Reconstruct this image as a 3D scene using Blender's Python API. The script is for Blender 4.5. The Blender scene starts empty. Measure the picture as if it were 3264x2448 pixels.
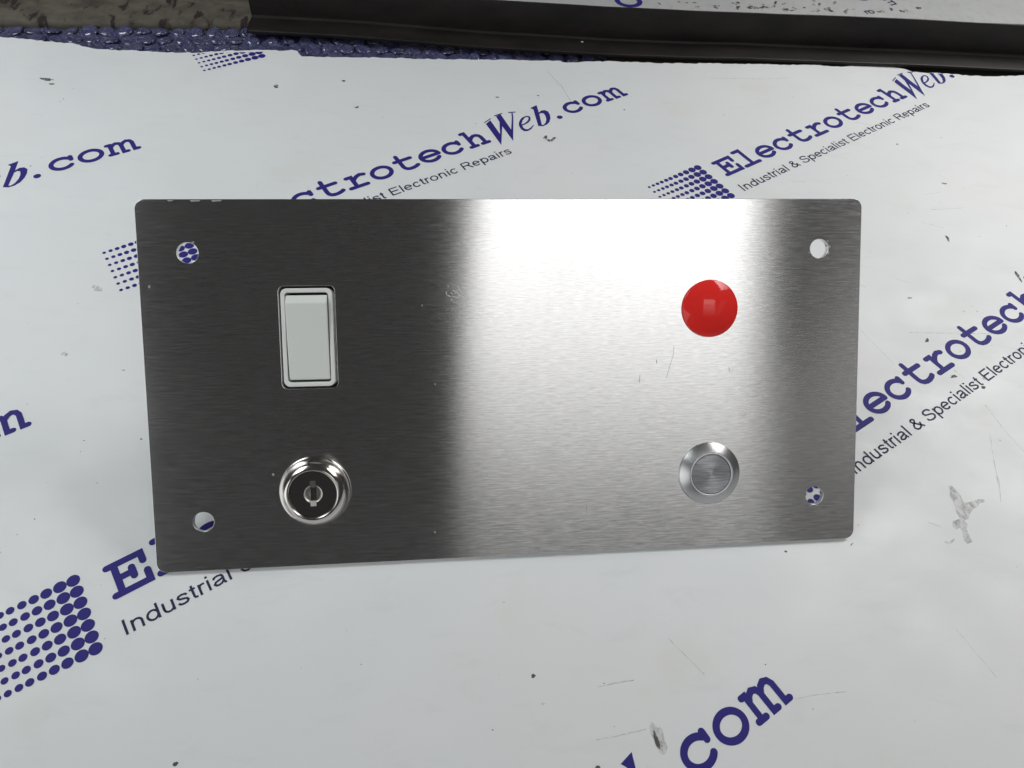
import bpy, bmesh, math, random
from mathutils import Matrix, Vector
scene = bpy.context.scene
MM = 0.001
random.seed(7)

# ------------------------------------------------------------------ camera
cam_data = bpy.data.cameras.new("camera")
cam = bpy.data.objects.new("camera", cam_data)
scene.collection.objects.link(cam)
cam_data.sensor_width = 36.0
cam_data.lens = 25.777
cam_data.clip_start = 0.005
cam_data.clip_end = 50.0
RIGHT = Vector((0.99774348, 0.0, 0.06714128))
DOWN = Vector((0.03933192, -0.8104496, -0.58448648))
FWD = Vector((0.05441462, 0.58580837, -0.8086208))
cam.matrix_world = Matrix((
    (RIGHT.x, -DOWN.x, -FWD.x, -21.043 * MM),
    (RIGHT.y, -DOWN.y, -FWD.y, -108.204 * MM),
    (RIGHT.z, -DOWN.z, -FWD.z, 258.782 * MM),
    (0, 0, 0, 1)))
scene.camera = cam

# ------------------------------------------------------------------ world and lamps (workshop, ceiling panels plus added fill lights)
world = bpy.data.worlds.new("World")
scene.world = world
world.use_nodes = True
world.node_tree.nodes["Background"].inputs[0].default_value = (1.0, 0.975, 0.965, 1)
world.node_tree.nodes["Background"].inputs[1].default_value = 0.042


def area(name, loc, target, sx, sy, radiance, color=(1, 1, 1)):
    d = bpy.data.lights.new(name, 'AREA')
    d.shape = 'RECTANGLE'
    d.size, d.size_y = sx, sy
    d.energy = radiance * math.pi * sx * sy
    d.color = color
    o = bpy.data.objects.new(name, d)
    scene.collection.objects.link(o)
    o.location = loc
    v = Vector(target) - Vector(loc)
    o.rotation_euler = v.to_track_quat('-Z', 'Y').to_euler()
    return o


def ceiling(name, x0, x1, y0, y1, z, radiance, color=(1, 1, 1)):
    d = bpy.data.lights.new(name, 'AREA')
    d.shape = 'RECTANGLE'
    d.size, d.size_y = x1 - x0, y1 - y0
    d.energy = radiance * math.pi * d.size * d.size_y
    d.color = color
    o = bpy.data.objects.new(name, d)
    scene.collection.objects.link(o)
    o.location = ((x0 + x1) / 2, (y0 + y1) / 2, z)
    return o


for y0, y1, x0, x1, rad in ((-0.85, -0.50, 0.15, 0.92, 2.9), (-1.20, -0.85, 0.15, 1.06, 1.55),
                            (-1.55, -1.20, 0.16, 1.22, 1.02), (-2.10, -1.55, 0.18, 1.42, 0.46)):
    ceiling("ceiling_panel", x0, x1, y0, y1, 1.6, rad, (1.0, 1.0, 0.99))
ceiling("right_dim_fill", 1.42, 2.2, -2.0, -0.40, 1.6, 0.27, (1.0, 0.98, 0.97))  # added weak panel, lifts the plate's right end to grey
lamp = area("right_fill", (0.70, 0.50, 0.70), (0.35, 0.22, 0), 0.5, 0.5, 1.42, (1.0, 0.99, 0.975))  # added fill light, not a window: brightens the sheet's far right
lamp.data.spread = math.radians(64)
lamp = area("left_fill", (-0.70, 0.25, 0.70), (-0.37, 0.18, 0), 0.5, 0.5, 1.0, (0.93, 0.985, 1.0))  # added fill light for the sheet's left, softens the plate's shadow
lamp.data.spread = math.radians(64)
area("front_fill", (-1.25, -0.95, 0.50), (-0.02, 0.05, 0.05), 1.4, 1.2, 1.4, (0.97, 1.0, 1.0))  # added fill from the viewer's side, lifts the rocker and red lens

scene.view_settings.view_transform = 'Standard'
scene.view_settings.look = 'None'
scene.view_settings.exposure = 0.06
scene.view_settings.gamma = 1.0
scene.view_settings.use_curve_mapping = False
scene.render.engine = 'CYCLES'


# ------------------------------------------------------------------ helpers
def link(o, parent=None):
    scene.collection.objects.link(o)
    if parent is not None:
        o.parent = parent
    return o


def tag(o, label=None, cat=None, group=None, kind=None):
    if label: o["label"] = label
    if cat: o["category"] = cat
    if group: o["group"] = group
    if kind: o["kind"] = kind
    return o


def mesh_obj(name, verts, faces, mat, parent=None, smooth=False, scale=MM):
    me = bpy.data.meshes.new(name)
    me.from_pydata([tuple(c * scale for c in v) for v in verts], [], faces)
    me.update()
    if smooth:
        for p in me.polygons: p.use_smooth = True
    me.materials.append(mat)
    return link(bpy.data.objects.new(name, me), parent)


def bm_obj(name, bm, mat, parent=None, smooth=False):
    me = bpy.data.meshes.new(name)
    bm.to_mesh(me); bm.free()
    if smooth:
        for p in me.polygons: p.use_smooth = True
    me.materials.append(mat)
    return link(bpy.data.objects.new(name, me), parent)


def lathe(name, prof, mat, parent=None, cx=0, cy=0, seg=96, cap_in=False, cap_out=False, smooth=True):
    """profile [(r, z)] in mm turned about the axis through cx, cy; r = 0 closes to a point"""
    verts, faces = [], []
    rings = []
    for r, z in prof:
        if r <= 1e-6:
            rings.append([len(verts)]); verts.append((cx, cy, z))
        else:
            rings.append(list(range(len(verts), len(verts) + seg)))
            for k in range(seg):
                a = 2 * math.pi * k / seg
                verts.append((cx + r * math.cos(a), cy + r * math.sin(a), z))
    for a, b in zip(rings[:-1], rings[1:]):
        for k in range(seg):
            k2 = (k + 1) % seg
            if len(a) == 1: faces.append((a[0], b[k2], b[k]))
            elif len(b) == 1: faces.append((a[k], a[k2], b[0]))
            else: faces.append((a[k], a[k2], b[k2], b[k]))
    o = mesh_obj(name, verts, faces, mat, parent, smooth)
    return o


def poly_fill(name, loops, z0, z1, mat, parent=None, bevel=0.0, uv=False):
    """flat shape with holes (loops in mm), from z0 to z1, filled through a 2D curve"""
    cu = bpy.data.curves.new(name, 'CURVE')
    cu.dimensions = '2D'
    cu.fill_mode = 'BOTH'
    if z1 - z0 > 1e-9:
        cu.extrude = (z1 - z0) / 2 * MM - bevel * MM
        cu.bevel_depth = bevel * MM
        cu.bevel_resolution = 2
        cu.offset = -bevel * MM
    for lp in loops:
        sp = cu.splines.new('POLY')
        sp.points.add(len(lp) - 1)
        for p, (x, y) in zip(sp.points, lp): p.co = (x * MM, y * MM, 0, 1)
        sp.use_cyclic_u = True
    tmp = bpy.data.objects.new(name + "_curve", cu)
    scene.collection.objects.link(tmp)
    bpy.context.view_layer.update()
    dg = bpy.context.evaluated_depsgraph_get()
    me = bpy.data.meshes.new_from_object(tmp.evaluated_get(dg))
    bpy.data.objects.remove(tmp); bpy.data.curves.remove(cu)
    me.name = name
    zc = (z0 + z1) / 2 * MM
    for v in me.vertices: v.co.z += zc
    me.materials.clear(); me.materials.append(mat)
    if uv:
        me.uv_layers.new(name="UVMap") if not me.uv_layers else None
        u = me.uv_layers[0].data
        for l in me.loops:
            co = me.vertices[l.vertex_index].co
            u[l.index].uv = (co.x * 10, co.y * 10)
    for p in me.polygons: p.use_smooth = False
    return link(bpy.data.objects.new(name, me), parent)


def rrect(cx, cy, w, h, r, n=8):
    pts = []
    for sx, sy, a0 in ((1, 1, 0), (-1, 1, 90), (-1, -1, 180), (1, -1, 270)):
        for k in range(n + 1):
            a = math.radians(a0 + 90 * k / n)
            pts.append((cx + sx * (w / 2 - r) + r * math.cos(a), cy + sy * (h / 2 - r) + r * math.sin(a)))
    return pts


def circ(cx, cy, r, n=48):
    return [(cx + r * math.cos(2 * math.pi * k / n), cy + r * math.sin(2 * math.pi * k / n)) for k in range(n)]


def arc(cx, cy, rx, ry, a0, a1, n=18):
    return [(cx + rx * math.cos(math.radians(a0 + (a1 - a0) * k / n)),
             cy + ry * math.sin(math.radians(a0 + (a1 - a0) * k / n))) for k in range(n + 1)]


# ------------------------------------------------------------------ materials
def new_mat(name):
    m = bpy.data.materials.new(name); m.use_nodes = True
    nt = m.node_tree
    return m, nt, nt.nodes["Principled BSDF"]


def simple(name, col, rough=0.5, metal=0.0, spec=0.5, coat=0.0):
    m, nt, b = new_mat(name)
    b.inputs["Base Color"].default_value = (*col, 1)
    b.inputs["Roughness"].default_value = rough
    b.inputs["Metallic"].default_value = metal
    b.inputs["Specular IOR Level"].default_value = spec
    b.inputs["Coat Weight"].default_value = coat
    return m


def N(nt, kind, **kw):
    n = nt.nodes.new(kind)
    for k, v in kw.items():
        if k in n.inputs.keys() if hasattr(n.inputs, 'keys') else False: n.inputs[k].default_value = v
        else: setattr(n, k, v)
    return n


def mapped(nt, scale, rot=(0, 0, 0), coord="Object"):
    tc = nt.nodes.new("ShaderNodeTexCoord")
    mp = nt.nodes.new("ShaderNodeMapping")
    mp.inputs["Scale"].default_value = scale
    mp.inputs["Rotation"].default_value = rot
    nt.links.new(tc.outputs[coord], mp.inputs["Vector"])
    return mp.outputs["Vector"]


def noise(nt, vec, scale=1.0, detail=4.0, rough=0.55, dist=0.0):
    n = nt.nodes.new("ShaderNodeTexNoise")
    n.inputs["Scale"].default_value = scale
    n.inputs["Detail"].default_value = detail
    n.inputs["Roughness"].default_value = rough
    n.inputs["Distortion"].default_value = dist
    nt.links.new(vec, n.inputs["Vector"])
    return n.outputs["Fac"]


def ramp(nt, fac, stops):
    r = nt.nodes.new("ShaderNodeValToRGB")
    el = r.color_ramp.elements
    while len(el) < len(stops): el.new(0.5)
    for e, (p, c) in zip(el, stops):
        e.position = p
        e.color = (*c, 1) if len(c) == 3 else c
    nt.links.new(fac, r.inputs["Fac"])
    return r.outputs["Color"]


def mixc(nt, fac, a, b, mode='MIX'):
    m = nt.nodes.new("ShaderNodeMix"); m.data_type = 'RGBA'; m.blend_type = mode
    for sock, val in ((m.inputs["Factor"], fac), (m.inputs[6], a), (m.inputs[7], b)):
        if isinstance(val, (int, float)): sock.default_value = val
        elif isinstance(val, tuple): sock.default_value = (*val, 1)
        else: nt.links.new(val, sock)
    return m.outputs[2]


def math_n(nt, op, a, b=None):
    m = nt.nodes.new("ShaderNodeMath"); m.operation = op
    for i, v in enumerate((a, b)):
        if v is None: continue
        if isinstance(v, (int, float)): m.inputs[i].default_value = v
        else: nt.links.new(v, m.inputs[i])
    return m.outputs[0]


def bump(nt, bsdf, height, strength, dist):
    b = nt.nodes.new("ShaderNodeBump")
    b.inputs["Strength"].default_value = strength
    b.inputs["Distance"].default_value = dist
    nt.links.new(height, b.inputs["Height"])
    nt.links.new(b.outputs["Normal"], bsdf.inputs["Normal"])


def brushed(name, base=(0.775, 0.772, 0.768), rough=0.18, streak=1.0, seed=0.0):
    m, nt, b = new_mat(name)
    b.inputs["Metallic"].default_value = 1.0
    b.inputs["Anisotropic"].default_value = 1.0
    tan = nt.nodes.new("ShaderNodeTangent"); tan.direction_type = 'UV_MAP'; tan.uv_map = "UVMap"
    nt.links.new(tan.outputs["Tangent"], b.inputs["Tangent"])
    b.inputs["Anisotropic Rotation"].default_value = 0.25
    v1 = mapped(nt, (280, 2900, 1), (0, 0, 0.01))
    v2 = mapped(nt, (120, 1700, 1), (0, 0, -0.02))
    v3 = mapped(nt, (9, 14, 1))
    n1 = noise(nt, v1, 1, 3, 0.6); n2 = noise(nt, v2, 1, 3, 0.6); n3 = noise(nt, v3, 1, 4, 0.55)
    s = math_n(nt, 'ADD', math_n(nt, 'MULTIPLY', n1, 0.6), math_n(nt, 'MULTIPLY', n2, 0.4))
    lo = tuple(c * (1 - 0.22 * streak) for c in base)
    hi = tuple(min(1, c * (1 + 0.18 * streak)) for c in base)
    col = ramp(nt, s, [(0.3, lo), (0.7, hi)])
    nt.links.new(col, b.inputs["Base Color"])
    rr = nt.nodes.new("ShaderNodeMapRange")
    rr.inputs["From Min"].default_value = 0.3; rr.inputs["From Max"].default_value = 0.7
    rr.inputs["To Min"].default_value = rough * 0.80; rr.inputs["To Max"].default_value = rough * 1.30
    nt.links.new(math_n(nt, 'ADD', math_n(nt, 'MULTIPLY', n3, 0.5), math_n(nt, 'MULTIPLY', n2, 0.5)), rr.inputs["Value"])
    nt.links.new(rr.outputs["Result"], b.inputs["Roughness"])
    bump(nt, b, s, 0.13 * streak, 0.00004)
    return m


M = {}
M["steel"] = brushed("brushed_steel")
M["steel_edge"] = simple("steel_edge", (0.55, 0.55, 0.55), 0.35, 1.0)
M["chrome"] = simple("chrome", (0.60, 0.57, 0.545), 0.15, 1.0)
M["lock_face"] = simple("lock_face_metal", (0.36, 0.345, 0.34), 0.16, 1.0)
M["brass"] = simple("keyway_metal", (0.85, 0.82, 0.78), 0.36, 0.6)
M["keystep"] = simple("keyway_step", (0.16, 0.15, 0.145), 0.4, 0.7)
M["black"] = simple("black_inside", (0.012, 0.011, 0.011), 0.5)
M["white_plastic"] = simple("white_plastic", (0.84, 0.85, 0.83), 0.38)
M["grey_plastic"] = simple("rocker_plastic", (0.80, 0.825, 0.795), 0.42)
M["body_plastic"] = simple("housing_plastic", (0.10, 0.10, 0.105), 0.5)
M["ring_light"] = simple("pale_ring", (0.78, 0.78, 0.80), 0.45, 0.6)
M["ink"] = simple("navy_ink", (0.030, 0.024, 0.20), 0.6, 0, 0.2)
M["ink_dark"] = simple("dark_navy_ink", (0.028, 0.028, 0.075), 0.6, 0, 0.2)
M["scratch_metal"] = simple("scratch_metal", (0.72, 0.72, 0.72), 0.6, 0.15)
M["chip"] = simple("chipped_edge", (0.40, 0.40, 0.40), 0.6, 0.3)
M["scratch_dark"] = simple("scratch_dark", (0.36, 0.36, 0.37), 0.6, 0.3)


def red_lens():
    m, nt, b = new_mat("red_lens")
    b.inputs["Base Color"].default_value = (0.90, 0.036, 0.030, 1)
    b.inputs["Roughness"].default_value = 0.09
    b.inputs["Subsurface Weight"].default_value = 0.25
    b.inputs["Subsurface Radius"].default_value = (1.0, 0.1, 0.08)
    b.inputs["Subsurface Scale"].default_value = 0.002
    b.inputs["Specular IOR Level"].default_value = 0.35
    return m


def turned():
    m, nt, b = new_mat("turned_steel")
    b.inputs["Metallic"].default_value = 1.0
    b.inputs["Base Color"].default_value = (0.60, 0.60, 0.605, 1)
    b.inputs["Roughness"].default_value = 0.36
    b.inputs["Anisotropic"].default_value = 0.6
    tan = nt.nodes.new("ShaderNodeTangent"); tan.direction_type = 'RADIAL'; tan.axis = 'Z'
    nt.links.new(tan.outputs["Tangent"], b.inputs["Tangent"])
    b.inputs["Anisotropic Rotation"].default_value = 0.25
    return m


def cap_steel():
    m, nt, b = new_mat("button_cap_steel")
    b.inputs["Metallic"].default_value = 1.0
    v = mapped(nt, (140, 1700, 1), (0, 0, 0.03))
    n = noise(nt, v, 1, 3, 0.6)
    nt.links.new(ramp(nt, n, [(0.3, (0.30, 0.31, 0.33)), (0.68, (0.60, 0.615, 0.64))]), b.inputs["Base Color"])
    b.inputs["Roughness"].default_value = 0.40
    b.inputs["Anisotropic"].default_value = 0.6
    tan = nt.nodes.new("ShaderNodeTangent"); tan.direction_type = 'RADIAL'; tan.axis = 'Z'
    nt.links.new(tan.outputs["Tangent"], b.inputs["Tangent"])
    b.inputs["Anisotropic Rotation"].default_value = 0.25
    bump(nt, b, n, 0.15, 0.0001)
    return m


M["red"] = red_lens()
M["turned"] = turned()
M["cap"] = cap_steel()


def sheet_mat(name, dirty=0.0):
    m, nt, b = new_mat(name)
    big = noise(nt, mapped(nt, (7, 7, 7)), 1, 3, 0.5)
    col = ramp(nt, big, [(0.30, (0.735, 0.762, 0.765)), (0.55, (0.772, 0.785, 0.795)), (0.75, (0.79, 0.788, 0.785))])
    # yellowish stains
    st = ramp(nt, noise(nt, mapped(nt, (22, 22, 22), (0, 0, 0.4)), 1, 3, 0.5), [(0.60, (0, 0, 0)), (0.78, (0.32, 0.32, 0.32))])
    col = mixc(nt, st, col, (0.70, 0.68, 0.57))
    # grey rubbed haze, streaky
    hz = ramp(nt, noise(nt, mapped(nt, (40, 110, 40), (0, 0, 0.35)), 1, 6, 0.65, 0.6), [(0.55, (0, 0, 0)), (0.95, (0.30, 0.30, 0.30))])
    col = mixc(nt, hz, col, (0.52, 0.52, 0.50))
    # fine grey specks
    vo = nt.nodes.new("ShaderNodeTexVoronoi"); vo.inputs["Scale"].default_value = 95
    vo.inputs["Randomness"].default_value = 1.0
    nt.links.new(mapped(nt, (1, 1.35, 1), (0, 0, 0.7)), vo.inputs["Vector"])
    gate = noise(nt, mapped(nt, (26, 26, 26), (0, 0, 1.1)), 1, 2, 0.5)
    thr = math_n(nt, 'MULTIPLY', math_n(nt, 'SUBTRACT', gate, 0.42), 0.27)
    sp = math_n(nt, 'LESS_THAN', vo.outputs["Distance"], thr)
    col = mixc(nt, math_n(nt, 'MULTIPLY', sp, 0.32), col, (0.27, 0.26, 0.23))
    if dirty:
        col = mixc(nt, 1.0, col, (0.66, 0.66, 0.65), 'MULTIPLY')
        d1 = ramp(nt, noise(nt, mapped(nt, (220, 150, 100), (0, 0, 0.5)), 1, 6, 0.75, 0.2), [(0.50, (0, 0, 0)), (0.64, (1, 1, 1))])
        col = mixc(nt, math_n(nt, 'MULTIPLY', d1, dirty), col, (0.13, 0.115, 0.085))
    nt.links.new(col, b.inputs["Base Color"])
    nt.links.new(ramp(nt, noise(nt, mapped(nt, (30, 45, 30), (0, 0, 0.8)), 1, 5, 0.6), [(0.3, (0.38, 0.38, 0.38)), (0.7, (0.62, 0.62, 0.62))]), b.inputs["Roughness"])
    b.inputs["Specular IOR Level"].default_value = 0.4
    fine = noise(nt, mapped(nt, (500, 500, 500)), 1, 3, 0.5)
    rip = noise(nt, mapped(nt, (14, 20, 14), (0, 0, 0.5)), 1, 2, 0.5)
    bump(nt, b, math_n(nt, 'ADD', math_n(nt, 'MULTIPLY', fine, 0.02), rip), 0.35, 0.004)
    return m


def scuff_mat(name, col, scale=500, lo=0.42, hi=0.55, maxa=0.85):
    m, nt, b = new_mat(name)
    b.inputs["Base Color"].default_value = (*col, 1)
    b.inputs["Roughness"].default_value = 0.8
    n = noise(nt, mapped(nt, (scale, scale * 0.7, scale), (0, 0, 0.6)), 1, 5, 0.65, 0.5)
    a = ramp(nt, n, [(lo, (0.12, 0.12, 0.12)), (hi, (maxa, maxa, maxa))])
    nt.links.new(a, b.inputs["Alpha"])
    return m


M["sheet"] = sheet_mat("white_sheet_print")
M["sheet_far"] = sheet_mat("white_sheet_dirty", 0.13)
M["scuff"] = scuff_mat("grey_scuff", (0.42, 0.41, 0.38), 420, 0.42, 0.66, 0.55)
M["scuff_dark"] = scuff_mat("dark_scuff", (0.10, 0.095, 0.08), 600, 0.36, 0.50, 0.9)
M["hairline"] = scuff_mat("hairline_scratch", (0.45, 0.44, 0.41), 260, 0.44, 0.62, 0.42)
M["soot"] = scuff_mat("soot_dirt", (0.06, 0.055, 0.04), 420, 0.45, 0.56, 0.9)


def strip_mat():
    m, nt, b = new_mat("weathered_wood")
    n1 = noise(nt, mapped(nt, (60, 90, 60)), 1, 6, 0.65, 0.4)
    base = ramp(nt, n1, [(0.3, (0.045, 0.036, 0.028)), (0.52, (0.090, 0.079, 0.060)), (0.75, (0.13, 0.118, 0.092))])
    n2 = noise(nt, mapped(nt, (130, 55, 60), (0, 0, 0.35)), 1, 4, 0.55, 0.25)
    msk = ramp(nt, n2, [(0.56, (0, 0, 0)), (0.63, (1, 1, 1))])
    col = mixc(nt, msk, base, (0.016, 0.009, 0.008))
    nt.links.new(col, b.inputs["Base Color"])
    b.inputs["Roughness"].default_value = 0.85
    bump(nt, b, n1, 0.35, 0.0008)
    return m


def wrap_mat():
    m, nt, b = new_mat("blue_bubble_film")
    n = noise(nt, mapped(nt, (70, 70, 70)), 1, 5, 0.65, 0.8)
    col = ramp(nt, n, [(0.30, (0.040, 0.045, 0.15)), (0.48, (0.10, 0.105, 0.25)), (0.60, (0.15, 0.142, 0.235)), (0.75, (0.25, 0.25, 0.36))])
    nt.links.new(col, b.inputs["Base Color"])
    b.inputs["Roughness"].default_value = 0.22
    b.inputs["Coat Weight"].default_value = 1.0
    b.inputs["Coat Roughness"].default_value = 0.05
    b.inputs["Coat IOR"].default_value = 1.7
    b.inputs["Transmission Weight"].default_value = 0.15
    b.inputs["IOR"].default_value = 1.4
    # crumpled film: sharp creases from stretched cells plus fine wrinkles
    vo = nt.nodes.new("ShaderNodeTexVoronoi"); vo.feature = 'DISTANCE_TO_EDGE'
    vo.inputs["Scale"].default_value = 150
    nt.links.new(mapped(nt, (1, 1, 1), (0, 0, 0.4)), vo.inputs["Vector"])
    nw = noise(nt, mapped(nt, (170, 170, 170), (0, 0, 0.4)), 1, 3, 0.6, 2.2)
    h = math_n(nt, 'ADD', math_n(nt, 'MULTIPLY', vo.outputs["Distance"], 0.8), nw)
    bump(nt, b, h, 1.0, 0.0035)
    return m


def bar_mat():
    m, nt, b = new_mat("black_painted_metal")
    n = noise(nt, mapped(nt, (25, 60, 60)), 1, 5, 0.6)
    nt.links.new(ramp(nt, n, [(0.35, (0.009, 0.007, 0.0065)), (0.7, (0.022, 0.017, 0.016))]), b.inputs["Base Color"])
    b.inputs["Roughness"].default_value = 0.5
    b.inputs["Specular IOR Level"].default_value = 0.3
    n2 = noise(nt, mapped(nt, (900, 900, 900)), 1, 2, 0.5)
    bump(nt, b, n2, 0.12, 0.0002)
    return m


M["strip"] = strip_mat()
M["wrap"] = wrap_mat()
M["bar"] = bar_mat()
M["bench"] = simple("bench_board", (0.10, 0.085, 0.07), 0.8)


# ------------------------------------------------------------------ the bench top under everything
def box_bm(x0, x1, y0, y1, z0, z1):
    bm = bmesh.new()
    vs = [bm.verts.new((x * MM, y * MM, z * MM)) for x, y, z in
          ((x0, y0, z0), (x1, y0, z0), (x1, y1, z0), (x0, y1, z0), (x0, y0, z1), (x1, y0, z1), (x1, y1, z1), (x0, y1, z1))]
    for f in ((3, 2, 1, 0), (4, 5, 6, 7), (0, 1, 5, 4), (1, 2, 6, 5), (2, 3, 7, 6), (3, 0, 4, 7)):
        bm.faces.new([vs[i] for i in f])
    return bm


bench = bm_obj("bench_top", box_bm(-900, 900, -700, 900, -40, -6.0), M["bench"])
tag(bench, kind="structure")

# ------------------------------------------------------------------ the printed sheet with its torn far edge
EDGE = [(-405.5, 320.6), (-352.9, 324.2), (-316.5, 325.1), (-305.4, 325.0), (-291.9, 323.8), (-273.1, 323.2), (-266.4, 320.8), (-259.1, 318.9), (-253.0, 318.5), (-236.5, 319.4), (-210.5, 320.3), (-195.7, 321.7), (-185.1, 324.8), (-170.4, 327.6), (-159.3, 329.6), (-151.6, 329.8), (-149.4, 328.6), (-142.1, 331.2), (-138.5, 330.2), (-136.6, 327.2), (-134.8, 324.2), (-112.3, 326.8), (-89.1, 328.8), (-63.7, 330.3), (-30.1, 333.1), (10.1, 337.0), (27.4, 337.8), (28.8, 336.5), (57.7, 341.3), (78.5, 342.4), (99.2, 343.5), (127.3, 346.7), (155.9, 349.2), (184.5, 351.5), (199.1, 353.1), (210.5, 352.9), (217.6, 352.8), (228.2, 354.9), (243.1, 356.0), (257.7, 356.5), (268.1, 352.8), (278.0, 352.4), (292.7, 352.9), (306.9, 352.0), (322.1, 352.9), (347.7, 357.2), (425.9, 361.8), (573.0, 373.2)]
torn = []
for (xa, ya), (xb, yb) in zip(EDGE[:-1], EDGE[1:]):
    n = max(1, int(math.hypot(xb - xa, yb - ya) / 2.2))
    for k in range(n):
        t = k / n
        torn.append((xa + (xb - xa) * t, ya + (yb - ya) * t + random.uniform(-0.6, 0.6)))
torn.append(EDGE[-1])
outline = [(573, -620), (-640, -620), (-640, 318)] + torn
sheet = poly_fill("printed_sheet", [list(reversed(outline))], -1.2, 0.0, M["sheet"])
tag(sheet, "large white printed sheet with slanted navy lettering and dots under the steel panel", "sheet")


# ------------------------------------------------------------------ print: stroke lettering built as flat ribbons
def ribbon(pts, w, closed=False, cap='round', capn=7):
    """flat ribbon along a polyline -> (verts, faces)"""
    P = [Vector(p) for p in pts]
    n = len(P)
    V, F = [], []
    h = w / 2
    for i in range(n):
        if closed: a, b = P[i - 1], P[(i + 1) % n]; pa, pb = P[i] - a, b - P[i]
        else:
            pa = P[i] - P[i - 1] if i > 0 else P[1] - P[0]
            pb = P[i + 1] - P[i] if i < n - 1 else P[-1] - P[-2]
        pa = pa.normalized(); pb = pb.normalized()
        na = Vector((-pa.y, pa.x)); nb = Vector((-pb.y, pb.x))
        m = na + nb
        if m.length < 1e-6: m = na
        m.normalize()
        k = h / max(0.45, m.dot(na))
        V.append(P[i] + m * k); V.append(P[i] - m * k)
    rng = n if closed else n - 1
    for i in range(rng):
        j = (i + 1) % n
        F.append((2 * i, 2 * i + 1, 2 * j + 1, 2 * j))
    if not closed and cap == 'round':
        for end in (0, 1):
            c = P[0] if end == 0 else P[-1]
            d = (P[0] - P[1]).normalized() if end == 0 else (P[-1] - P[-2]).normalized()
            ang = math.atan2(d.y, d.x)
            base = len(V)
            for k in range(capn + 1):
                a = ang - math.pi / 2 + math.pi * k / capn
                V.append(c + Vector((math.cos(a), math.sin(a))) * h)
            F.append(tuple(range(base, base + capn + 1)))
    return V, F


T = 0.54
def S(*pts, closed=False): return (list(pts), closed)


COURIER = {   # strokes about the cell centre, baseline at 0, in row units of the dot grid
    'E': [S((-1.3, 2.79), (1.27, 2.79), (1.27, 2.05)), S((-0.78, 2.79), (-0.78, 0.26)), S((-1.3, 0.26), (1.32, 0.26), (1.32, 1.12)),
          S((-0.78, 1.56), (0.36, 1.56)), S((0.36, 1.95), (0.36, 1.17))],
    'l': [S((-0.9, 3.12), (0.05, 3.12), (0.05, 0.26)), S((-1.18, 0.26), (1.22, 0.26))],
    'e': [S(*( [(-1.15, 1.25), (1.2, 1.25)] )), S(*(arc(0, 1.24, 1.2, 0.97, 0, 322, 34)))],
    'c': [S(*(arc(-0.08, 1.22, 1.16, 0.96, 42, 322, 30))), S((0.98, 2.12), (0.98, 1.55))],
    't': [S((-0.55, 3.0), (-0.55, 0.95), (-0.47, 0.62), (-0.25, 0.38), (0.1, 0.27), (0.5, 0.27), (0.95, 0.38), (1.22, 0.52)), S((-1.15, 2.1), (0.95, 2.1))],
    'r': [S((-0.95, 2.14), (-0.35, 2.14), (-0.35, 0.26)), S((-1.15, 0.26), (0.98, 0.26)), S((-0.35, 1.35), (-0.05, 1.72), (0.35, 2.0), (0.8, 2.14), (1.25, 2.0))],
    'o': [(arc(0, 1.22, 1.17, 0.97, 0, 360, 40)[:-1], True)],
    'h': [S((-1.15, 3.12), (-0.72, 3.12), (-0.72, 0.26)), S((-1.2, 0.26), (-0.3, 0.26)), S((-0.72, 1.45), (-0.3, 1.92), (0.15, 2.14), (0.5, 2.1), (0.78, 1.88), (0.9, 1.5), (0.9, 0.26)), S((0.45, 0.26), (1.35, 0.26))],
    'm': [S((-1.62, 2.16), (-1.27, 2.16), (-1.27, 0.26)), S((-1.62, 0.26), (-0.85, 0.26)), S((-1.27, 1.6), (-0.95, 2.0), (-0.6, 2.18), (-0.25, 2.05), (-0.08, 1.7), (-0.08, 0.24), (0.38, 0.24)),
          S((-0.08, 1.6), (0.25, 2.0), (0.62, 2.18), (0.98, 2.05), (1.15, 1.7), (1.15, 0.24), (1.6, 0.24))],
    '.': [(arc(0, 0.26, 0.18, 0.17, 0, 360, 16)[:-1], True), ],
}
WPOLY = {'s1': [(39.105, 0.349), (40.02, 0.748), (39.555, -2.284), (39.506, -2.503), (38.492, -4.216)], 'n1': [(39.555, -2.284), (41.001, 0.105), (41.059, -0.137), (40.795, -0.877), (38.492, -4.216)], 's2': [(41.108, 1.109), (41.879, 1.218), (41.316, -2.17), (41.264, -2.412), (40.259, -4.219), (40.715, -0.918)], 'n2': [(41.316, -2.17), (42.799, -0.078), (43.283, 0.782), (43.445, 0.697), (42.961, -0.163), (40.259, -4.219)], 'f1': [(39.094, 0.732), (40.302, 1.108), (40.261, 0.96), (39.045, 0.548)], 'f2': [(40.998, 1.38), (42.206, 1.347), (42.154, 1.202), (40.946, 1.194)], 'f3': [(43.063, 1.156), (43.899, 0.761), (43.804, 0.617), (42.958, 0.974)]}
E_OUT = [(44.449, -2.745), (43.677, -3.276), (43.051, -3.4), (42.622, -3.235), (42.48, -2.642), (42.671, -1.91), (42.971, -1.439), (43.467, -0.961), (44.086, -0.648), (44.652, -0.625), (44.987, -0.843), (44.947, -1.208), (44.607, -1.667), (44.079, -1.981), (43.446, -2.11), (43.042, -2.106), (42.914, -2.498), (42.978, -2.906), (43.257, -3.095), (43.733, -2.994), (44.369, -2.661)]
E_HOLE = [(43.096, -1.842), (43.696, -1.23), (44.287, -0.861), (44.626, -0.868), (44.723, -1.09), (44.427, -1.467), (43.982, -1.72), (43.471, -1.871)]
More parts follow.
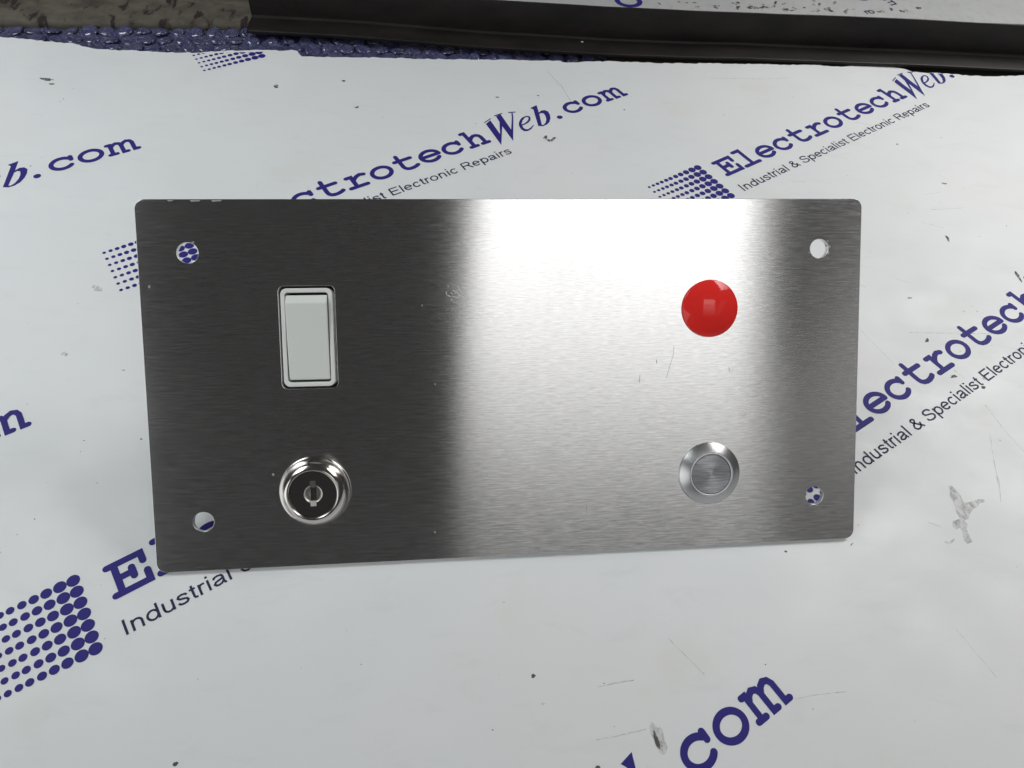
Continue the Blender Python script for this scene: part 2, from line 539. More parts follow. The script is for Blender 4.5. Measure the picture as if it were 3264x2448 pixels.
B_OUT = [(46.065, 0.542), (47.207, 0.715), (46.545, -0.799), (47.045, -0.582), (47.524, -0.702), (47.758, -1.174), (47.54, -1.926), (47.15, -2.58), (46.591, -3.138), (45.964, -3.44), (45.328, -3.461), (44.826, -3.154), (46.304, 0.133)]
B_HOLE = [(46.378, -1.143), (46.747, -1.013), (47.0, -1.254), (46.897, -1.804), (46.562, -2.484), (46.069, -3.031), (45.61, -3.253), (45.367, -3.167)]

_t, _x = 0.09, 0.519
SANS = {
    'I': (.278, [S((.139, 0), (.139, .716))]),
    'n': (.556, [S((.11, 0), (.11, .519)), S(*([(.11, .30)] + arc(.275, .31, .165, .165, 170, 0, 10) + [(.44, 0)]))]),
    'd': (.556, [(arc(.265, .258, .19, .215, 0, 360, 22)[:-1], True), S((.46, 0), (.46, .716))]),
    'u': (.556, [S(*([(.11, .519), (.11, .2)] + arc(.275, .205, .165, .165, 180, 350, 10))), S((.44, .519), (.44, 0))]),
    's': (.5, [S((.42, .38), (.37, .45), (.25, .475), (.13, .45), (.09, .375), (.15, .305), (.27, .27), (.38, .225), (.42, .14), (.36, .065), (.25, .044), (.12, .07), (.06, .15))]),
    't': (.278, [S((.14, .65), (.14, .12), (.17, .06), (.26, .045)), S((.03, .475), (.25, .475))]),
    'r': (.333, [S((.11, 0), (.11, .519)), S((.11, .30), (.14, .42), (.2, .468), (.32, .468))]),
    'i': (.222, [S((.11, 0), (.11, .519)), S((.11, .62), (.11, .716))]),
    'a': (.556, [S((.09, .37), (.14, .45), (.27, .475), (.39, .45), (.43, .38), (.43, .12), (.46, .045), (.51, .045)), S((.43, .29), (.3, .26), (.14, .22), (.08, .14), (.13, .065), (.22, .044), (.33, .07), (.42, .15))]),
    'l': (.222, [S((.11, 0), (.11, .716))]),
    '&': (.667, [S((.62, .02), (.2, .5), (.17, .6), (.25, .675), (.35, .65), (.39, .57), (.32, .46), (.15, .35), (.08, .2), (.15, .075), (.28, .04), (.41, .09), (.52, .23), (.55, .34))]),
    'S': (.667, [S((.57, .51), (.53, .60), (.44, .66), (.32, .675), (.18, .64), (.12, .54), (.16, .44), (.30, .385), (.47, .34), (.57, .27), (.58, .16), (.49, .07), (.34, .04), (.18, .07), (.09, .15), (.07, .23))]),
    'p': (.556, [S((.10, -.21), (.10, .519)), (arc(.295, .258, .19, .215, 0, 360, 22)[:-1], True)]),
    'e': (.556, [S((.08, .27), (.47, .27)), S(*arc(.275, .258, .195, .215, 0, 318, 22))]),
    'c': (.5, [S(*arc(.265, .258, .19, .215, 42, 318, 20))]),
    'E': (.667, [S((.61, .672), (.125, .672), (.125, .044), (.62, .044)), S((.125, .37), (.57, .37))]),
    'o': (.556, [(arc(.278, .258, .2, .215, 0, 360, 24)[:-1], True)]),
    'R': (.722, [S((.125, 0), (.125, .672)), S(*([(.125, .672), (.44, .672)] + arc(.45, .51, .15, .162, 90, -90, 10)[0:] + [(.125, .348)])), S((.42, .348), (.52, .24), (.66, 0))]),
}


class Print:
    def __init__(self): self.v, self.f = [], []
    def add(self, V, F, z):
        b = len(self.v)
        self.v += [(p[0], p[1], z) for p in V]
        self.f += [tuple(i + b for i in f) for f in F]
    def build(self, name, mat, parent, org, ang, unit, cut=None):
        c, s = math.cos(ang), math.sin(ang)
        vs = [((org[0] + (c * x - s * y) * unit), (org[1] + (s * x + c * y) * unit), z) for x, y, z in self.v]
        o = mesh_obj(name, vs, self.f, mat, parent)
        if cut:
            bm = bmesh.new(); bm.from_mesh(o.data)
            for (px, py), (nx, ny) in cut:
                bmesh.ops.bisect_plane(bm, geom=bm.verts[:] + bm.edges[:] + bm.faces[:], dist=1e-7,
                                       plane_co=(px * MM, py * MM, 0), plane_no=(nx, ny, 0), clear_outer=True)
            bm.to_mesh(o.data); bm.free()
        # all faces up
        bm = bmesh.new(); bm.from_mesh(o.data)
        fl = [f for f in bm.faces if f.normal.z < 0]
        bmesh.ops.reverse_faces(bm, faces=fl)
        bm.to_mesh(o.data); bm.free()
        return o


def tri_fill(loops):
    """triangulate outer loop + holes"""
    bm = bmesh.new()
    edges = []
    for lp in loops:
        vs = [bm.verts.new((x, y, 0)) for x, y in lp]
        for i in range(len(vs)): edges.append(bm.edges.new((vs[i], vs[(i + 1) % len(vs)])))
    bmesh.ops.triangle_fill(bm, use_beauty=True, use_dissolve=False, edges=edges)
    bm.verts.index_update()
    V = [(v.co.x, v.co.y) for v in bm.verts]; F = [tuple(v.index for v in f.verts) for f in bm.faces]
    bm.free()
    return V, F


E_FILL = tri_fill([E_OUT, E_HOLE]); B_FILL = tri_fill([B_OUT, B_HOLE])
BASE_V = -3.15
CENTRES = [(ch, 3.62 + 3.257 * i) for i, ch in enumerate("Electrotech")] + [('.', 48.4), ('c', 51.33), ('o', 54.4), ('m', 57.95)]
Z0, DZ = 0.09, 0.012


def lettering():
    pr = Print()
    for ch, cu in CENTRES:
        for k, (pts, closed) in enumerate(COURIER[ch]):
            if ch == '.':
                V, F = [], []
                ring = arc(0, 0.24, 0.40, 0.37, 0, 360, 24)[:-1]
                V = ring; F = [tuple(range(len(ring)))]
            else:
                V, F = ribbon(pts, T if ch != 'm' else 0.50, closed)
            # a slightly wavy edge, as ink has
            pr.add([(p[0] + cu, p[1] + BASE_V) for p in V], F, Z0 + DZ * k)
    for k, key in enumerate(('s1', 'n1', 's2', 'n2', 'f1', 'f2', 'f3')):
        P = WPOLY[key]; pr.add(P, [tuple(range(len(P)))], Z0 + DZ * k)
    pr.add(E_FILL[0], E_FILL[1], Z0); pr.add(B_FILL[0], B_FILL[1], Z0)
    return pr


def tagline(text="Industrial & Specialist Electronic Repairs", u0=1.88, v0=-6.22, sx=2.065, sy=1.79):
    pr = Print(); x = 0.0
    for ch in text:
        if ch == ' ': x += .278; continue
        adv, strokes = SANS[ch]
        for k, (pts, closed) in enumerate(strokes):
            V, F = ribbon(pts, _t, closed, 'flat')
            pr.add([(u0 + (x + p[0]) * sx, v0 + p[1] * sy) for p in V], F, Z0 + DZ * k)
        x += adv
    return pr


COL_U = [0, -.963, -1.93, -2.81, -3.63, -4.44, -5.14, -5.86, -6.52, -7.18, -7.82]
COL_R = [.475, .462, .40, .352, .318, .292, .272, .250, .228, .202, .172]


def dot_grid():
    pr = Print()
    for c, (cu, r) in enumerate(zip(COL_U, COL_R)):
        for row in range(7):
            x = cu - 0.0106 * row; y = -0.0204 * cu - row
            ring = [(x + r * 1.03 * math.cos(2 * math.pi * k / 22), y + r * math.sin(2 * math.pi * k / 22)) for k in range(22)]
            pr.add(ring, [tuple(range(22))], Z0)
    return pr


UNIT = 4.58726
LOGOS = {'A': ((-167.84, 166.0), 0.58253), 'B': ((102.46, 236.55), 0.59462), 'C': ((-157.93, -13.47), 0.58996),
         'D': ((116.18, 58.4), 0.58811), 'F': ((-442.38, 90.63), 0.57021), 'G': ((-432.78, -88.33), 0.57963),
         'H': ((-173.88, 345.28), 0.59013), 'J': ((-143.25, -188.53), 0.58777)}
CUT_B = [((268.1, 352.2), (0.01, 1.0)), ((292.7, 352.2), (0.0, 1.0))]
CUT_H = [((-205.0, 319.6), (-0.06, 1.0))]
CUT_H = [((-195.0, 321.0), (-0.17, 1.0))]
PL, PT, PD = lettering(), tagline(), dot_grid()
for key, (org, ang) in LOGOS.items():
    cut = CUT_B if key == 'B' else (CUT_H if key == 'H' else None)
    if key == 'H':
        PD.build("dot_print", M["ink"], sheet, org, ang, UNIT, cut); continue
    PL.build("lettering", M["ink"], sheet, org, ang, UNIT, cut)
    PT.build("tagline_print", M["ink_dark"], sheet, org, ang, UNIT, cut)
    PD.build("dot_print", M["ink"], sheet, org, ang, UNIT, cut)

# ------------------------------------------------------------------ scuffs, nicks and scratches on the sheet
def blotch(cx, cy, ax, ay, rot=0, n=18, rough=0.35, z=0.06):
    ph = [random.uniform(0, 6.28) for _ in range(4)]
    pts = []
    for k in range(n):
        a = 2 * math.pi * k / n
        r = 1 + rough * (0.5 * math.sin(2 * a + ph[0]) + 0.35 * math.sin(3 * a + ph[1]) + 0.3 * math.sin(5 * a + ph[2])) + random.uniform(-.12, .12)
        x, y = ax * r * math.cos(a), ay * r * math.sin(a)
        c, s = math.cos(math.radians(rot)), math.sin(math.radians(rot))
        pts.append((cx + c * x - s * y, cy + s * x + c * y, z))
    return pts


for kind, cx, cy, ax, ay, rot in [('flat', -274.0, 284.2, 3.8, 1.3, 0), ('flat', -269.8, 279.9, 1.7, 0.7, 0), ('tick', -144.4, 291.1, 1.6, 1.6, 0), ('tick', -105.9, 300.9, 1.3, 0.8, 0), ('tick', -94.7, 274.9, 1.1, 1.0, 30), ('chew', 18.2, 256.2, 3.2, 3.3, 0), ('tick', 232.4, 187.8, 0.7, 2.6, 0), ('tick', 261.1, 161.6, 0.9, 3.5, 0), ('tick', 247.4, 234.8, 1.3, 0.8, 0), ('tick', 201.4, 93.5, 1.5, 0.9, 30), ('tick', 213.5, 87.9, 1.1, 0.8, 0), ('slit', 43.7, -62.2, 0.7, 2.9, 0), ('debris', -107.7, -70.9, 1.2, 0.9, 0), ('tick', 23.8, -70.2, 0.7, 0.5, 0), ('smear', -195.4, 85.8, 1.4, 1.1, 0), ('smear', -194.0, 123.9, 2.7, 1.4, -20), ('tick', 230.4, 269.9, 0.8, 0.6, 0), ('tick', -12.6, 293.6, 1.3, 0.5, 0), ('tick', 12.4, 297.9, 0.9, 0.5, 0), ('tick', 64.9, 288.6, 0.6, 0.5, 0), ('smear', 216.4, 93.4, 1.2, 1.3, 0), ('tick', 195.9, 114.8, 1.4, 0.8, 40), ('tick', 196.3, 142.2, 1.2, 0.4, 0), ('tick', -151.6, 45.0, 0.5, 0.3, 0), ('tick', 102.0, 4.8, 0.5, 0.5, 0), ('tick', 129.1, 8.6, 0.8, 0.2, 45), ('tick', 33.2, 86.9, 0.1, 0.1, 0), ('tick', 3.6, -42.7, 0.8, 0.6, 0), ('tick', -173.1, 43.4, 0.3, 0.2, 0), ('tick', 85.2, -37.5, 0.3, 0.2, 0), ('tick', 27.7, -44.7, 0.2, 0.2, 0)]:
    if kind == 'chew':
        for k in range(7):
            a = math.radians(150 + 35 * k)
            p = blotch(cx + ax * .8 * math.cos(a), cy + ay * .7 * math.sin(a), ax * .34, ay * .26, random.uniform(0, 90), z=0.05 + .01 * k)
            mesh_obj("scuff_mark", p, [tuple(range(len(p)))], M["scuff_dark"], sheet)
        continue
    if kind == 'slit':
        p = blotch(cx, cy, ax, ay, 14, rough=0.15, z=0.07)
        mesh_obj("gouge", p, [tuple(range(len(p)))], M["scuff_dark"], sheet)
        p = blotch(cx + .8, cy + .8, ax * 3.2, ay * 1.5, 14, z=0.05)
        mesh_obj("scuff_mark", p, [tuple(range(len(p)))], M["scuff"], sheet)
        continue
    if kind == 'debris':
        for k in range(4):
            p = blotch(cx + random.uniform(-.8, .8), cy + random.uniform(-.5, .7), ax * .5, ay * .45, random.uniform(0, 180), z=0.05 + .01 * k)
            mesh_obj("scuff_mark", p, [tuple(range(len(p)))], M["scuff_dark"], sheet)
        continue
    if ax < 0.15: continue
    p = blotch(cx, cy, ax, ay, rot)
    mesh_obj("scuff_mark", p, [tuple(range(len(p)))], M["scuff_dark"] if kind in ('tick', 'flat') else M["scuff"], sheet)
for poly in ([(178.0, 36.0), (179.0, 36.1), (180.4, 34.7), (181.5, 32.3), (181.6, 30.0), (182.0, 28.0), (185.9, 29.1), (188.7, 30.1), (191.3, 30.1), (190.8, 28.9), (188.4, 28.2), (187.2, 26.8), (184.7, 25.5), (182.8, 23.7), (181.1, 21.1), (179.2, 20.3), (179.7, 18.6), (178.5, 16.6), (178.7, 13.4), (178.9, 11.0), (176.5, 10.2), (175.6, 11.4), (176.3, 15.3), (176.0, 17.0), (174.0, 16.1), (173.1, 17.4), (173.8, 19.6), (177.3, 21.0), (177.0, 23.5), (177.2, 26.0), (177.4, 29.1), (176.7, 31.1), (177.8, 33.5)], [(167.4, 11.1), (168.8, 10.6), (171.7, 12.2), (172.2, 12.2), (170.6, 10.5), (169.2, 9.8), (167.5, 10.2)]):
    V, F = tri_fill([poly])
    mesh_obj("scuff_mark", [(x, y, 0.055) for x, y in V], F, M["scuff"], sheet)
for ln in [[(125.3, 328.9), (161.7, 332.2), (179.3, 335.9)], [(210.4, 78.1), (213.9, 64.9), (218.4, 53.9)], [(206.6, 63.0), (203.6, 51.7), (199.1, 32.8)], [(51.8, -29.2), (56.7, -34.5), (62.9, -41.2)], [(92.8, -48.7), (100.8, -47.3), (112.2, -46.1)], [(25.4, -45.9), (31.4, -44.6), (38.0, -43.5)], [(18.9, 325.0), (27.3, 309.5), (34.1, 288.7)], [(163.7, 19.0), (168.2, 17.1)], [(202.4, 47.1), (200.8, 38.0), (197.9, 29.2)], [(160.4, 152.8), (175.5, 148.4)], [(202.7, 97.2), (206.4, 92.9)], [(188.8, 119.3), (204.7, 119.8), (230.3, 120.6)], [(160.5, 129.6), (166.1, 116.0), (174.8, 99.5)], [(23.8, -62.4), (34.3, -60.3), (40.7, -58.9)]]:
    pts = []
    for a, b in zip(ln[:-1], ln[1:]):
        for k in range(6):
            t = k / 6
            pts.append((a[0] + (b[0] - a[0]) * t + random.uniform(-.12, .12), a[1] + (b[1] - a[1]) * t + random.uniform(-.12, .12)))
    pts.append(ln[-1])
    V, F = ribbon(pts, random.uniform(0.22, 0.38), False, 'flat')
    mesh_obj("scratch", [(p[0], p[1], 0.045) for p in V], F, M["hairline"], sheet)
# small random nicks scattered over the open sheet
for k in range(60):
    x = random.uniform(-260, 300); y = random.uniform(-70, 330)
    if -135 < x < 135 and -6 < y < 100: continue
    s = random.choice((.12, .16, .2, .25, .34))
    p = blotch(x, y, s * random.uniform(1.0, 2.6), s * random.uniform(.4, .8), random.uniform(0, 180), n=9)
    mesh_obj("nick", p, [tuple(range(len(p)))], M["scuff_dark"], sheet)
for k in range(16):
    x = random.uniform(140, 290); y = random.uniform(-40, 300)
    a = random.uniform(-1.2, 0.3); L = random.uniform(5, 22)
    pts = [(x + math.cos(a) * L * t / 5, y + math.sin(a) * L * t / 5 + random.uniform(-.15, .15)) for t in range(6)]
    V, F = ribbon(pts, random.uniform(.12, .25), False, 'flat')
    mesh_obj("scratch", [(p[0], p[1], 0.04) for p in V], F, M["hairline"], sheet)

# ------------------------------------------------------------------ bubble wrap showing past the torn edge
def film_grid(x0, x1, y0, y1, nx, ny, zf):
    V, F = [], []
    for j in range(ny + 1):
        for i in range(nx + 1):
            x = x0 + (x1 - x0) * i / nx; y = y0 + (y1 - y0) * j / ny + 0.102 * (x + 250)
            V.append((x, y, zf(x, y)))
    for j in range(ny):
        for i in range(nx):
            a = j * (nx + 1) + i
            F.append((a, a + 1, a + nx + 2, a + nx + 1))
    return V, F


V, F = film_grid(-420, 60, 305, 356, 200, 22, lambda x, y: -4.3 + 0.9 * math.sin(x * .31 + y * .2) * math.sin(y * .37) + random.uniform(-.35, .35))
wrap = mesh_obj("bubble_wrap", V, F, M["wrap"], None, True)
tag(wrap, "blue tinted bubble wrap showing past the torn sheet edge", "bubble wrap")
# one bubble: a flattened, dimpled dome
def bubble_mesh():
    verts, faces = [], []
    rings = [(5.0, 0.0), (4.85, 1.3), (4.3, 2.4), (3.2, 3.1), (1.8, 3.35)]
    seg = 14
    for r, z in rings:
        for k in range(seg):
            a = 2 * math.pi * k / seg
            rr = r * (1 + 0.05 * math.sin(3 * a)); zz = z * (1 + 0.07 * math.sin(2 * a + 1))
            verts.append((rr * math.cos(a) * MM, rr * math.sin(a) * MM, zz * MM))
    verts.append((0, 0, 3.15 * MM))
    for i in range(len(rings) - 1):
        for k in range(seg):
            k2 = (k + 1) % seg
            faces.append((i * seg + k, i * seg + k2, (i + 1) * seg + k2, (i + 1) * seg + k))
    t = (len(rings) - 1) * seg
    for k in range(seg): faces.append((t + k, t + (k + 1) % seg, len(verts) - 1))
    me = bpy.data.meshes.new("bubble"); me.from_pydata(verts, [], faces); me.update()
    for p in me.polygons: p.use_smooth = True
    me.materials.append(M["wrap"])
    return me


bub = bubble_mesh()
for j in range(5):
    for i in range(44):
        x = -412 + i * 10.8 + (5.4 if j % 2 else 0)
        y = 309 + j * 9.4 + 0.102 * (x + 250)
        if x > 55: continue
        ey = 320 + max(0, (x + 250)) * 0.06
        if y < ey - 9 or (x > -165 and y > 352 + 0.03 * (x + 165)): continue
        o = bpy.data.objects.new("bubble", bub)
        link(o, wrap)
        o.location = ((x + random.uniform(-.4, .4)) * MM, (y + random.uniform(-.4, .4)) * MM, -4.0 * MM)
        o.rotation_euler = (random.uniform(-.22, .22), random.uniform(-.22, .22), random.uniform(0, 6.28))
        sc = random.uniform(.85, 1.1); o.scale = (sc * random.uniform(.9, 1.1), sc, random.uniform(.22, .55))

# ------------------------------------------------------------------ weathered strip behind the wrap
def strip():
    V, F = [], []
    nx, ny = 120, 14
    a = 0.102
    for j in range(ny + 1):
        for i in range(nx + 1):
            x = -460 + 500 * i / nx
            t = j / ny
            y = 350.5 + 30 * t + a * (x + 250) + (random.uniform(-.2, .2) if j == 0 else 0)
            z = -2.2 + 2.2 * min(1, t * 8) ** .5 + random.uniform(-.08, .08)
            V.append((x, y, z))
    for j in range(ny):
        for i in range(nx):
            q = j * (nx + 1) + i
            F.append((q, q + 1, q + nx + 2, q + nx + 1))
    # front skirt
    b = len(V)
    for i in range(nx + 1): V.append((V[i][0], V[i][1] + .3, -6.5))
    for i in range(nx): F.append((i + 1, i, b + i, b + i + 1))
    return V, F


V, F = strip()
st = mesh_obj("weathered_strip", V, F, M["strip"], None, True)
tag(st, "weathered brown strip with dark chipped blotches behind the bubble wrap", "strip")

# ------------------------------------------------------------------ the far printed sheet beyond the bar
far = bm_obj("printed_sheet", box_bm(-420, 760, 0, 420, 0.0, 3.0), M["sheet_far"])
far.location = (0, 0.405, -0.003)
far.rotation_euler = (0, 0, 0.06)
tag(far, "dirty white printed sheet lying beyond the black angle bar", "sheet")


def far_print(name, pr, mat, x, y, ang, unit):
    inv = far.matrix_basis.inverted()
    c, s = math.cos(ang), math.sin(ang)
    vs = [inv @ Vector(((x + (c * a - s * b) * unit) * MM, (y + (s * a + c * b) * unit) * MM, 0.00015 + z * MM)) for a, b, z in pr.v]
    return mesh_obj(name, vs, pr.f, mat, far, scale=1.0)


def glyph_print(ch):
    pr = Print()
    for k, (pts, closed) in enumerate(COURIER[ch]):
        V, F = ribbon(pts, T, closed); pr.add(V, F, DZ * k)
    return pr


def sans_print(txt):
    pr = Print(); x = 0
    for ch in txt:
        adv, st_ = SANS[ch]
        for k, (pts, closed) in enumerate(st_):
            V, F = ribbon(pts, _t * 1.1, closed, 'flat'); pr.add([(p[0] + x, p[1]) for p in V], F, DZ * k)
        x += adv
    return pr


far_print("lettering", glyph_print('o'), M["ink"], 80.5, 413.0, 0.06, 7.0)
far_print("lettering", glyph_print('c'), M["ink"], 258, 447, -0.3, 5.2)
far_print("tagline_print", sans_print('E'), M["ink_dark"], 283, 453, 3.6, 12)
far_print("tagline_print", sans_print('ro'), M["ink_dark"], 257, 426, 0.35, 9.5)
for k in range(60):
    x = random.gauss(195, 42); y = 417 + (x - 150) * .075 + abs(random.gauss(0, 6.5)) + 3
    p = blotch(x, y, random.uniform(.6, 2.6), random.uniform(.6, 2.2), random.uniform(20, 70), n=10, z=0)
    inv = far.matrix_basis.inverted()
    vs = [inv @ Vector((a * MM, b * MM, (0.1 + 0.002 * k) * MM)) for a, b, _ in p]
    mesh_obj("dirt_mark", vs, [tuple(range(len(p)))], M["soot"], far, scale=1.0)

# ------------------------------------------------------------------ black angle bar
STA = [(-172.5, 346.3), (-115, 347.1), (-71.5, 346.2), (-22, 344.9), (51, 345.2), (105, 348.0), (157, 351.4), (219, 354.6), (276, 357.0), (348, 359.6), (470, 364.5), (620, 371.0)]


def lerp_sta(x):
    for (xa, ya), (xb, yb) in zip(STA[:-1], STA[1:]):
        if x <= xb:
            t = (x - xa) / (xb - xa); t2 = t * t * (3 - 2 * t) * 0.35 + t * 0.65
            return ya + (yb - ya) * t2
    return STA[-1][1]


def angle_bar():
    # section in (y, z): front flange on the wrap and sheet, back flange standing; slightly bowed along its length
    sec = [(0, 0), (18.6, 0), (18.6, 23.2), (17.2, 23.9), (16.6, 23.4), (16.4, 3.6), (15.4, 2.4), (0.5, 2.1), (0, 1.7)]
    n = 130
    V, F = [], []
    m = len(sec)
    for i in range(n + 1):
        x = -172.5 + 792 * i / n
        yo = lerp_sta(x)
        for y, z in sec:
            V.append((x, y + yo, z + 0.5 + (0.15 * math.sin(x * .05) if z < 5 else 0.25 * math.sin(x * .031))))
    for i in range(n):
        for k in range(m):
            k2 = (k + 1) % m
            F.append((i * m + k, i * m + k2, (i + 1) * m + k2, (i + 1) * m + k))
    F.append(tuple(range(m))); F.append(tuple(reversed(range(n * m, n * m + m))))
    return V, F


V, F = angle_bar()
bar = mesh_obj("angle_bar", V, F, M["bar"], None)
bv = bar.modifiers.new("bevel", 'BEVEL'); bv.width = 0.0003; bv.segments = 2; bv.limit_method = 'ANGLE'; bv.angle_limit = 0.5
tag(bar, "long black painted metal angle bar lying across the far edge of the sheet", "metal bar")
p = blotch(42.5, 357.5, .8, .8, 0, n=10, rough=.2, z=3.05)
mesh_obj("paint_chip", p, [tuple(range(len(p)))], M["white_plastic"], bar)

# ------------------------------------------------------------------ the control panel
panel = bpy.data.objects.new("control_panel", None)
link(panel)
panel.empty_display_size = 0.05
YAW, LEAN = 0.0809143, 0.7126834
dx = Vector((math.cos(YAW), math.sin(YAW), 0))
up = Vector((-math.sin(YAW) * math.cos(LEAN), math.cos(YAW) * math.cos(LEAN), math.sin(LEAN)))
nz = dx.cross(up)
panel.matrix_world = Matrix(((dx.x, up.x, nz.x, 0), (dx.y, up.y, nz.y, 0), (dx.z, up.z, nz.z, 1.55 * MM), (0, 0, 0, 1)))
tag(panel, "leaning brushed steel control panel with white rocker switch, key lock, red lamp and push button", "control panel")

PW, PH = 260.0, 129.87
SW = (-74.3, 82.1)       # switch centre
LK = (-74.0, 27.4)       # lock
BT = (71.6, 28.1)        # push button
LP = (71.4, 90.0)        # lamp
HOLES = [(-113.5, 111.8), (-113.2, 17.7), (113.6, 111.6), (113.7, 17.7)]
plate = poly_fill("face_plate", [rrect(0, PH / 2, PW, PH, 3.4)] + [circ(x, y, 3.55) for x, y in HOLES] +
                  [rrect(SW[0], SW[1], 19.3, 36.1, 2.0)] + [circ(LK[0], LK[1], 9.5), circ(BT[0], BT[1], 9), circ(LP[0], LP[1], 8)],
                  -2.0, 0.0, M["steel"], panel, bevel=0.12, uv=True)


def frame_ring(name, cx, cy, w, h, r, wi, hi, ri, z0, z1, mat, parent, bevel=0.25):
    return poly_fill(name, [rrect(cx, cy, w, h, r), rrect(cx, cy, wi, hi, ri)], z0, z1, mat, parent, bevel)


# rocker switch
sw = frame_ring("rocker_switch", SW[0], SW[1], 17.7, 34.4, 2.2, 14.9, 31.4, 1.2, -6.0, 0.7, M["white_plastic"], panel, 0.3)
sw["label"] = "white framed rocker switch"


def rocker():
    prof = [(-14.9, -7.0), (-14.9, -0.35), (-14.5, 0.05), (11.6, 2.35), (12.1, 2.3), (14.4, 0.75), (14.8, 0.2), (14.8, -7.0)]
    bm = bmesh.new()
    hw = 7.05
    L = [bm.verts.new(((SW[0] - hw) * MM, (SW[1] + y) * MM, z * MM)) for y, z in prof]
    R_ = [bm.verts.new(((SW[0] + hw) * MM, (SW[1] + y) * MM, z * MM)) for y, z in prof]
    n = len(prof)
    for i in range(n - 1): bm.faces.new((L[i], R_[i], R_[i + 1], L[i + 1]))
    bm.faces.new(L); bm.faces.new(list(reversed(R_)))
    bmesh.ops.recalc_face_normals(bm, faces=bm.faces[:])
    return bm


rk = bm_obj("rocker", rocker(), M["grey_plastic"], sw)
bv = rk.modifiers.new("bevel", 'BEVEL'); bv.width = 0.0005; bv.segments = 3; bv.limit_method = 'ANGLE'; bv.angle_limit = 0.6
bm_obj("switch_well", box_bm(SW[0] - 9.6, SW[0] + 9.6, SW[1] - 18, SW[1] + 18, -7.5, -6.6), M["black"], sw)
bm_obj("housing", box_bm(SW[0] - 12, SW[0] + 12, SW[1] - 21, SW[1] + 21, -34, -7.6), M["body_plastic"], sw)

# key lock
lk = lathe("key_lock", [(8.15, 4.2), (8.2, 5.6), (8.35, 6.2), (8.75, 6.55), (9.2, 6.4), (10.2, 5.7), (11.2, 4.55), (11.9, 3.1), (12.15, 1.9), (12.15, 1.0), (12.5, .75), (12.55, .3), (12.5, .02)][::-1], M["chrome"], panel, *LK)
lk["label"] = "round chrome key lock"
slot = [(LK[0] - 1.15, LK[1] - 3.4), (LK[0] + 1.15, LK[1] - 3.4), (LK[0] + 1.15, LK[1] + 4.4), (LK[0] - 1.15, LK[1] + 4.4)]
poly_fill("lock_face", [circ(LK[0], LK[1], 8.18, 72), circ(LK[0], LK[1], 3.15, 48)], 4.6, 5.3, M["lock_face"], lk, 0.1)
lathe("lock_plug", [(3.15, 5.28), (3.0, 5.25), (2.75, 4.7), (2.3, 3.8), (1.6, 3.3), (0, 3.2)], M["brass"], lk, *LK, seg=48)
bm_obj("keyway", box_bm(LK[0] - 0.9, LK[0] + 0.9, LK[1] - 2.4, LK[1] + 2.3, 2.0, 4.95), M["black"], lk)
kw = bm_obj("keyway_tongue", box_bm(LK[0] - 1.0, LK[0] + 1.0, LK[1] - 4.3, LK[1] - 2.42, 2.0, 5.5), M["brass"], lk)
bm_obj("keyway_tongue", box_bm(LK[0] - 0.95, LK[0] + 0.95, LK[1] + 2.32, LK[1] + 4.7, 2.0, 5.42), M["keystep"], lk)
lathe("barrel", [(9.0, -26), (9.0, -2.3), (12.0, -2.25), (12.0, -7), (9.05, -7.1)], M["steel_edge"], lk, *LK, seg=48)

# push button
bt = lathe("push_button", [(11.55, .02), (11.75, .35), (11.7, .8), (11.5, 1.0), (8.45, 2.75), (8.3, 2.8), (8.28, 2.5)], M["turned"], panel, *BT)
bt["label"] = "round brushed metal push button"
lathe("button_ring", [(8.2, 2.3), (8.2, 2.75), (8.1, 2.85), (7.75, 2.85), (7.65, 2.75), (7.65, 2.2)], M["ring_light"], bt, *BT)
lathe("button_cap", [(7.42, 1.6), (7.42, 2.45), (7.3, 2.55), (0.35, 2.55), (0.2, 2.45), (0, 2.45)], M["cap"], bt, *BT, smooth=False)
lathe("button_gap", [(7.7, 2.0), (7.3, 2.0)], M["black"], bt, *BT)
lathe("button_body", [(8.9, -2.02), (8.9, -30), (0, -30)], M["steel_edge"], bt, *BT, seg=48)

# red lamp
Rl, hl = 10.45, 2.9
Rc = (Rl * Rl + hl * hl) / (2 * hl)
prof = [(10.5, 0.02), (10.55, 0.7)]
a0 = math.asin(10.4 / Rc)
for k in range(41):
    a = a0 * (1 - k / 40)
    prof.append((Rc * math.sin(a), 0.95 + Rc * math.cos(a) - Rc * math.cos(a0)))
prof[-1] = (0, prof[-1][1])
lp = lathe("indicator_lamp", prof, M["red"], panel, *LP)
lp["label"] = "domed red indicator lamp lens"
lathe("lamp_body", [(7.9, -2.02), (7.9, -12), (11, -12.1), (11, -62), (0, -62)], M["body_plastic"], lp, *LP, seg=40)

# scratches and nicks on the plate
def plate_line(pts, w, mat, z=0.03):
    V, F = ribbon(pts, w, False, 'flat')
    mesh_obj("scratch", [(p[0], p[1], z) for p in V], F, M[mat], plate)


def pq(x, y):   # position read off the close look at the scratched patch, mm on the plate
    return (-25.45 + (x - 480) * 0.00955, 97.0 - (y - 700) * 0.0102)


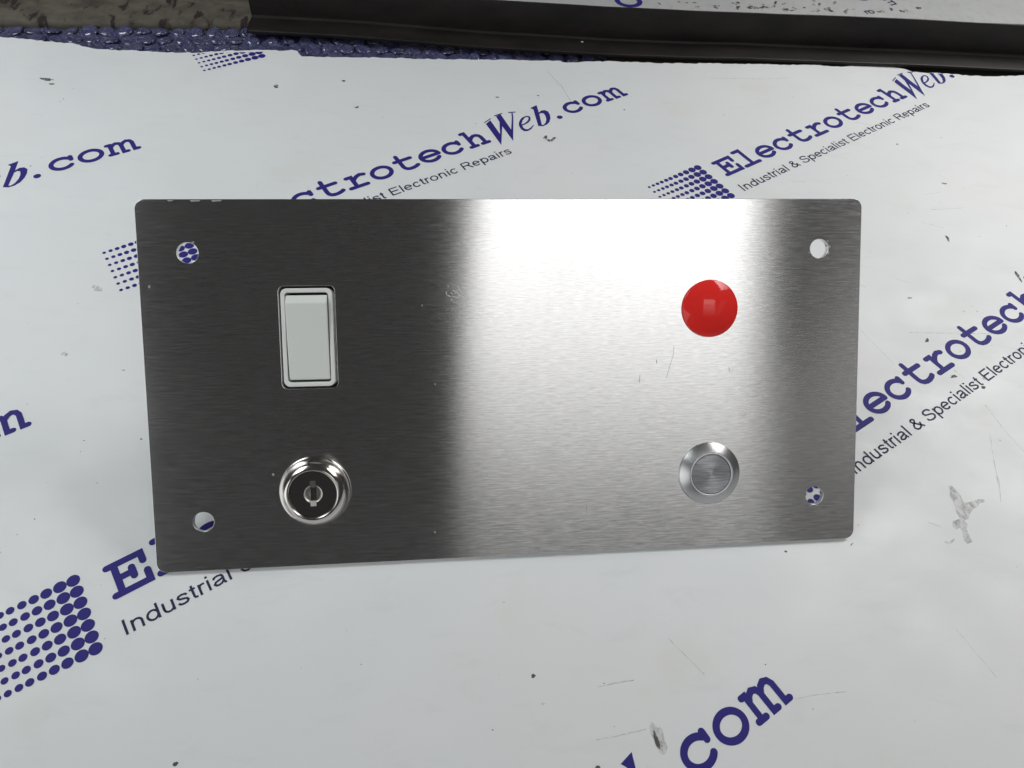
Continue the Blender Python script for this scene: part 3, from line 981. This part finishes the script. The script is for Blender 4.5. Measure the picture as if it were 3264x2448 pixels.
for ln, w in ((((900, 480), (980, 600), (1060, 720), (1150, 800)), .3), (((700, 610), (860, 680), (960, 790), (1100, 850), (1180, 890), (1290, 890)), .34),
              (((510, 780), (620, 830)), .35), (((680, 820), (790, 840), (890, 885)), .26), (((520, 450), (560, 490)), .3),
              (((460, 650), (470, 780)), .22), (((630, 690), (690, 740)), .25), (((760, 710), (820, 740)), .26), (((640, 880), (670, 990)), .18),
              (((710, 1030), (780, 1030)), .22), (((800, 600), (940, 610)), .15), (((890, 780), (940, 840)), .2)):
    plate_line([pq(*p) for p in ln], w, "scratch_metal")
plate_line([(57.9, 76.5), (57.6, 73.0), (56.2, 68.5), (55.0, 64.6)], .11, "scratch_dark")
plate_line([(51.2, 71.5), (51.4, 70)], .2, "scratch_dark")
plate_line([(45, 66), (44.7, 63)], .15, "scratch_dark")
plate_line([(24.5, 17.5), (24.2, 14.5)], .15, "scratch_dark")
plate_line([(79, 68), (79.4, 66.5)], .15, "scratch_dark")
for (x, y, s) in ((-88.5, 33.8, .42), (-30.4, 64.5, .3), (-34.3, 92.7, .28), (-31.9, 10.1, .32), (-126.7, 100.5, .45)):
    p = blotch(x, y, s, s, 0, n=10, rough=.2, z=0.03)
    mesh_obj("nick", p, [tuple(range(len(p)))], M["chip"], plate)
for x0, x1, h in ((-119.2, -117.1, .5), (-111.8, -108.2, .62), (-104.8, -101.2, .6)):
    e = PH - .3
    p = [(x0, e, .04), (x0 + .5, e - h, .04), ((x0 + x1) / 2, e - h * .75, .04), (x1 - .6, e - h * .8, .04), (x1, e, .04)]
    mesh_obj("nick", p, [tuple(range(len(p)))], M["chip"], plate)

# burrs round the drilled holes
for hx, hy, a, r in ((113.6, 111.6, 10, .55), (113.6, 111.6, -25, .4), (113.6, 111.6, 40, .35), (113.6, 111.6, 200, .25), (-113.5, 111.8, 60, .4), (113.7, 17.7, 250, .4), (113.7, 17.7, 285, .3)):
    c, s_ = math.cos(math.radians(a)), math.sin(math.radians(a))
    p = blotch(hx + 4.15 * c, hy + 4.15 * s_, r * .55, r * 1.2, a, n=11, z=0.03)
    mesh_obj("burr", p, [tuple(range(len(p)))], M["chip"], plate)
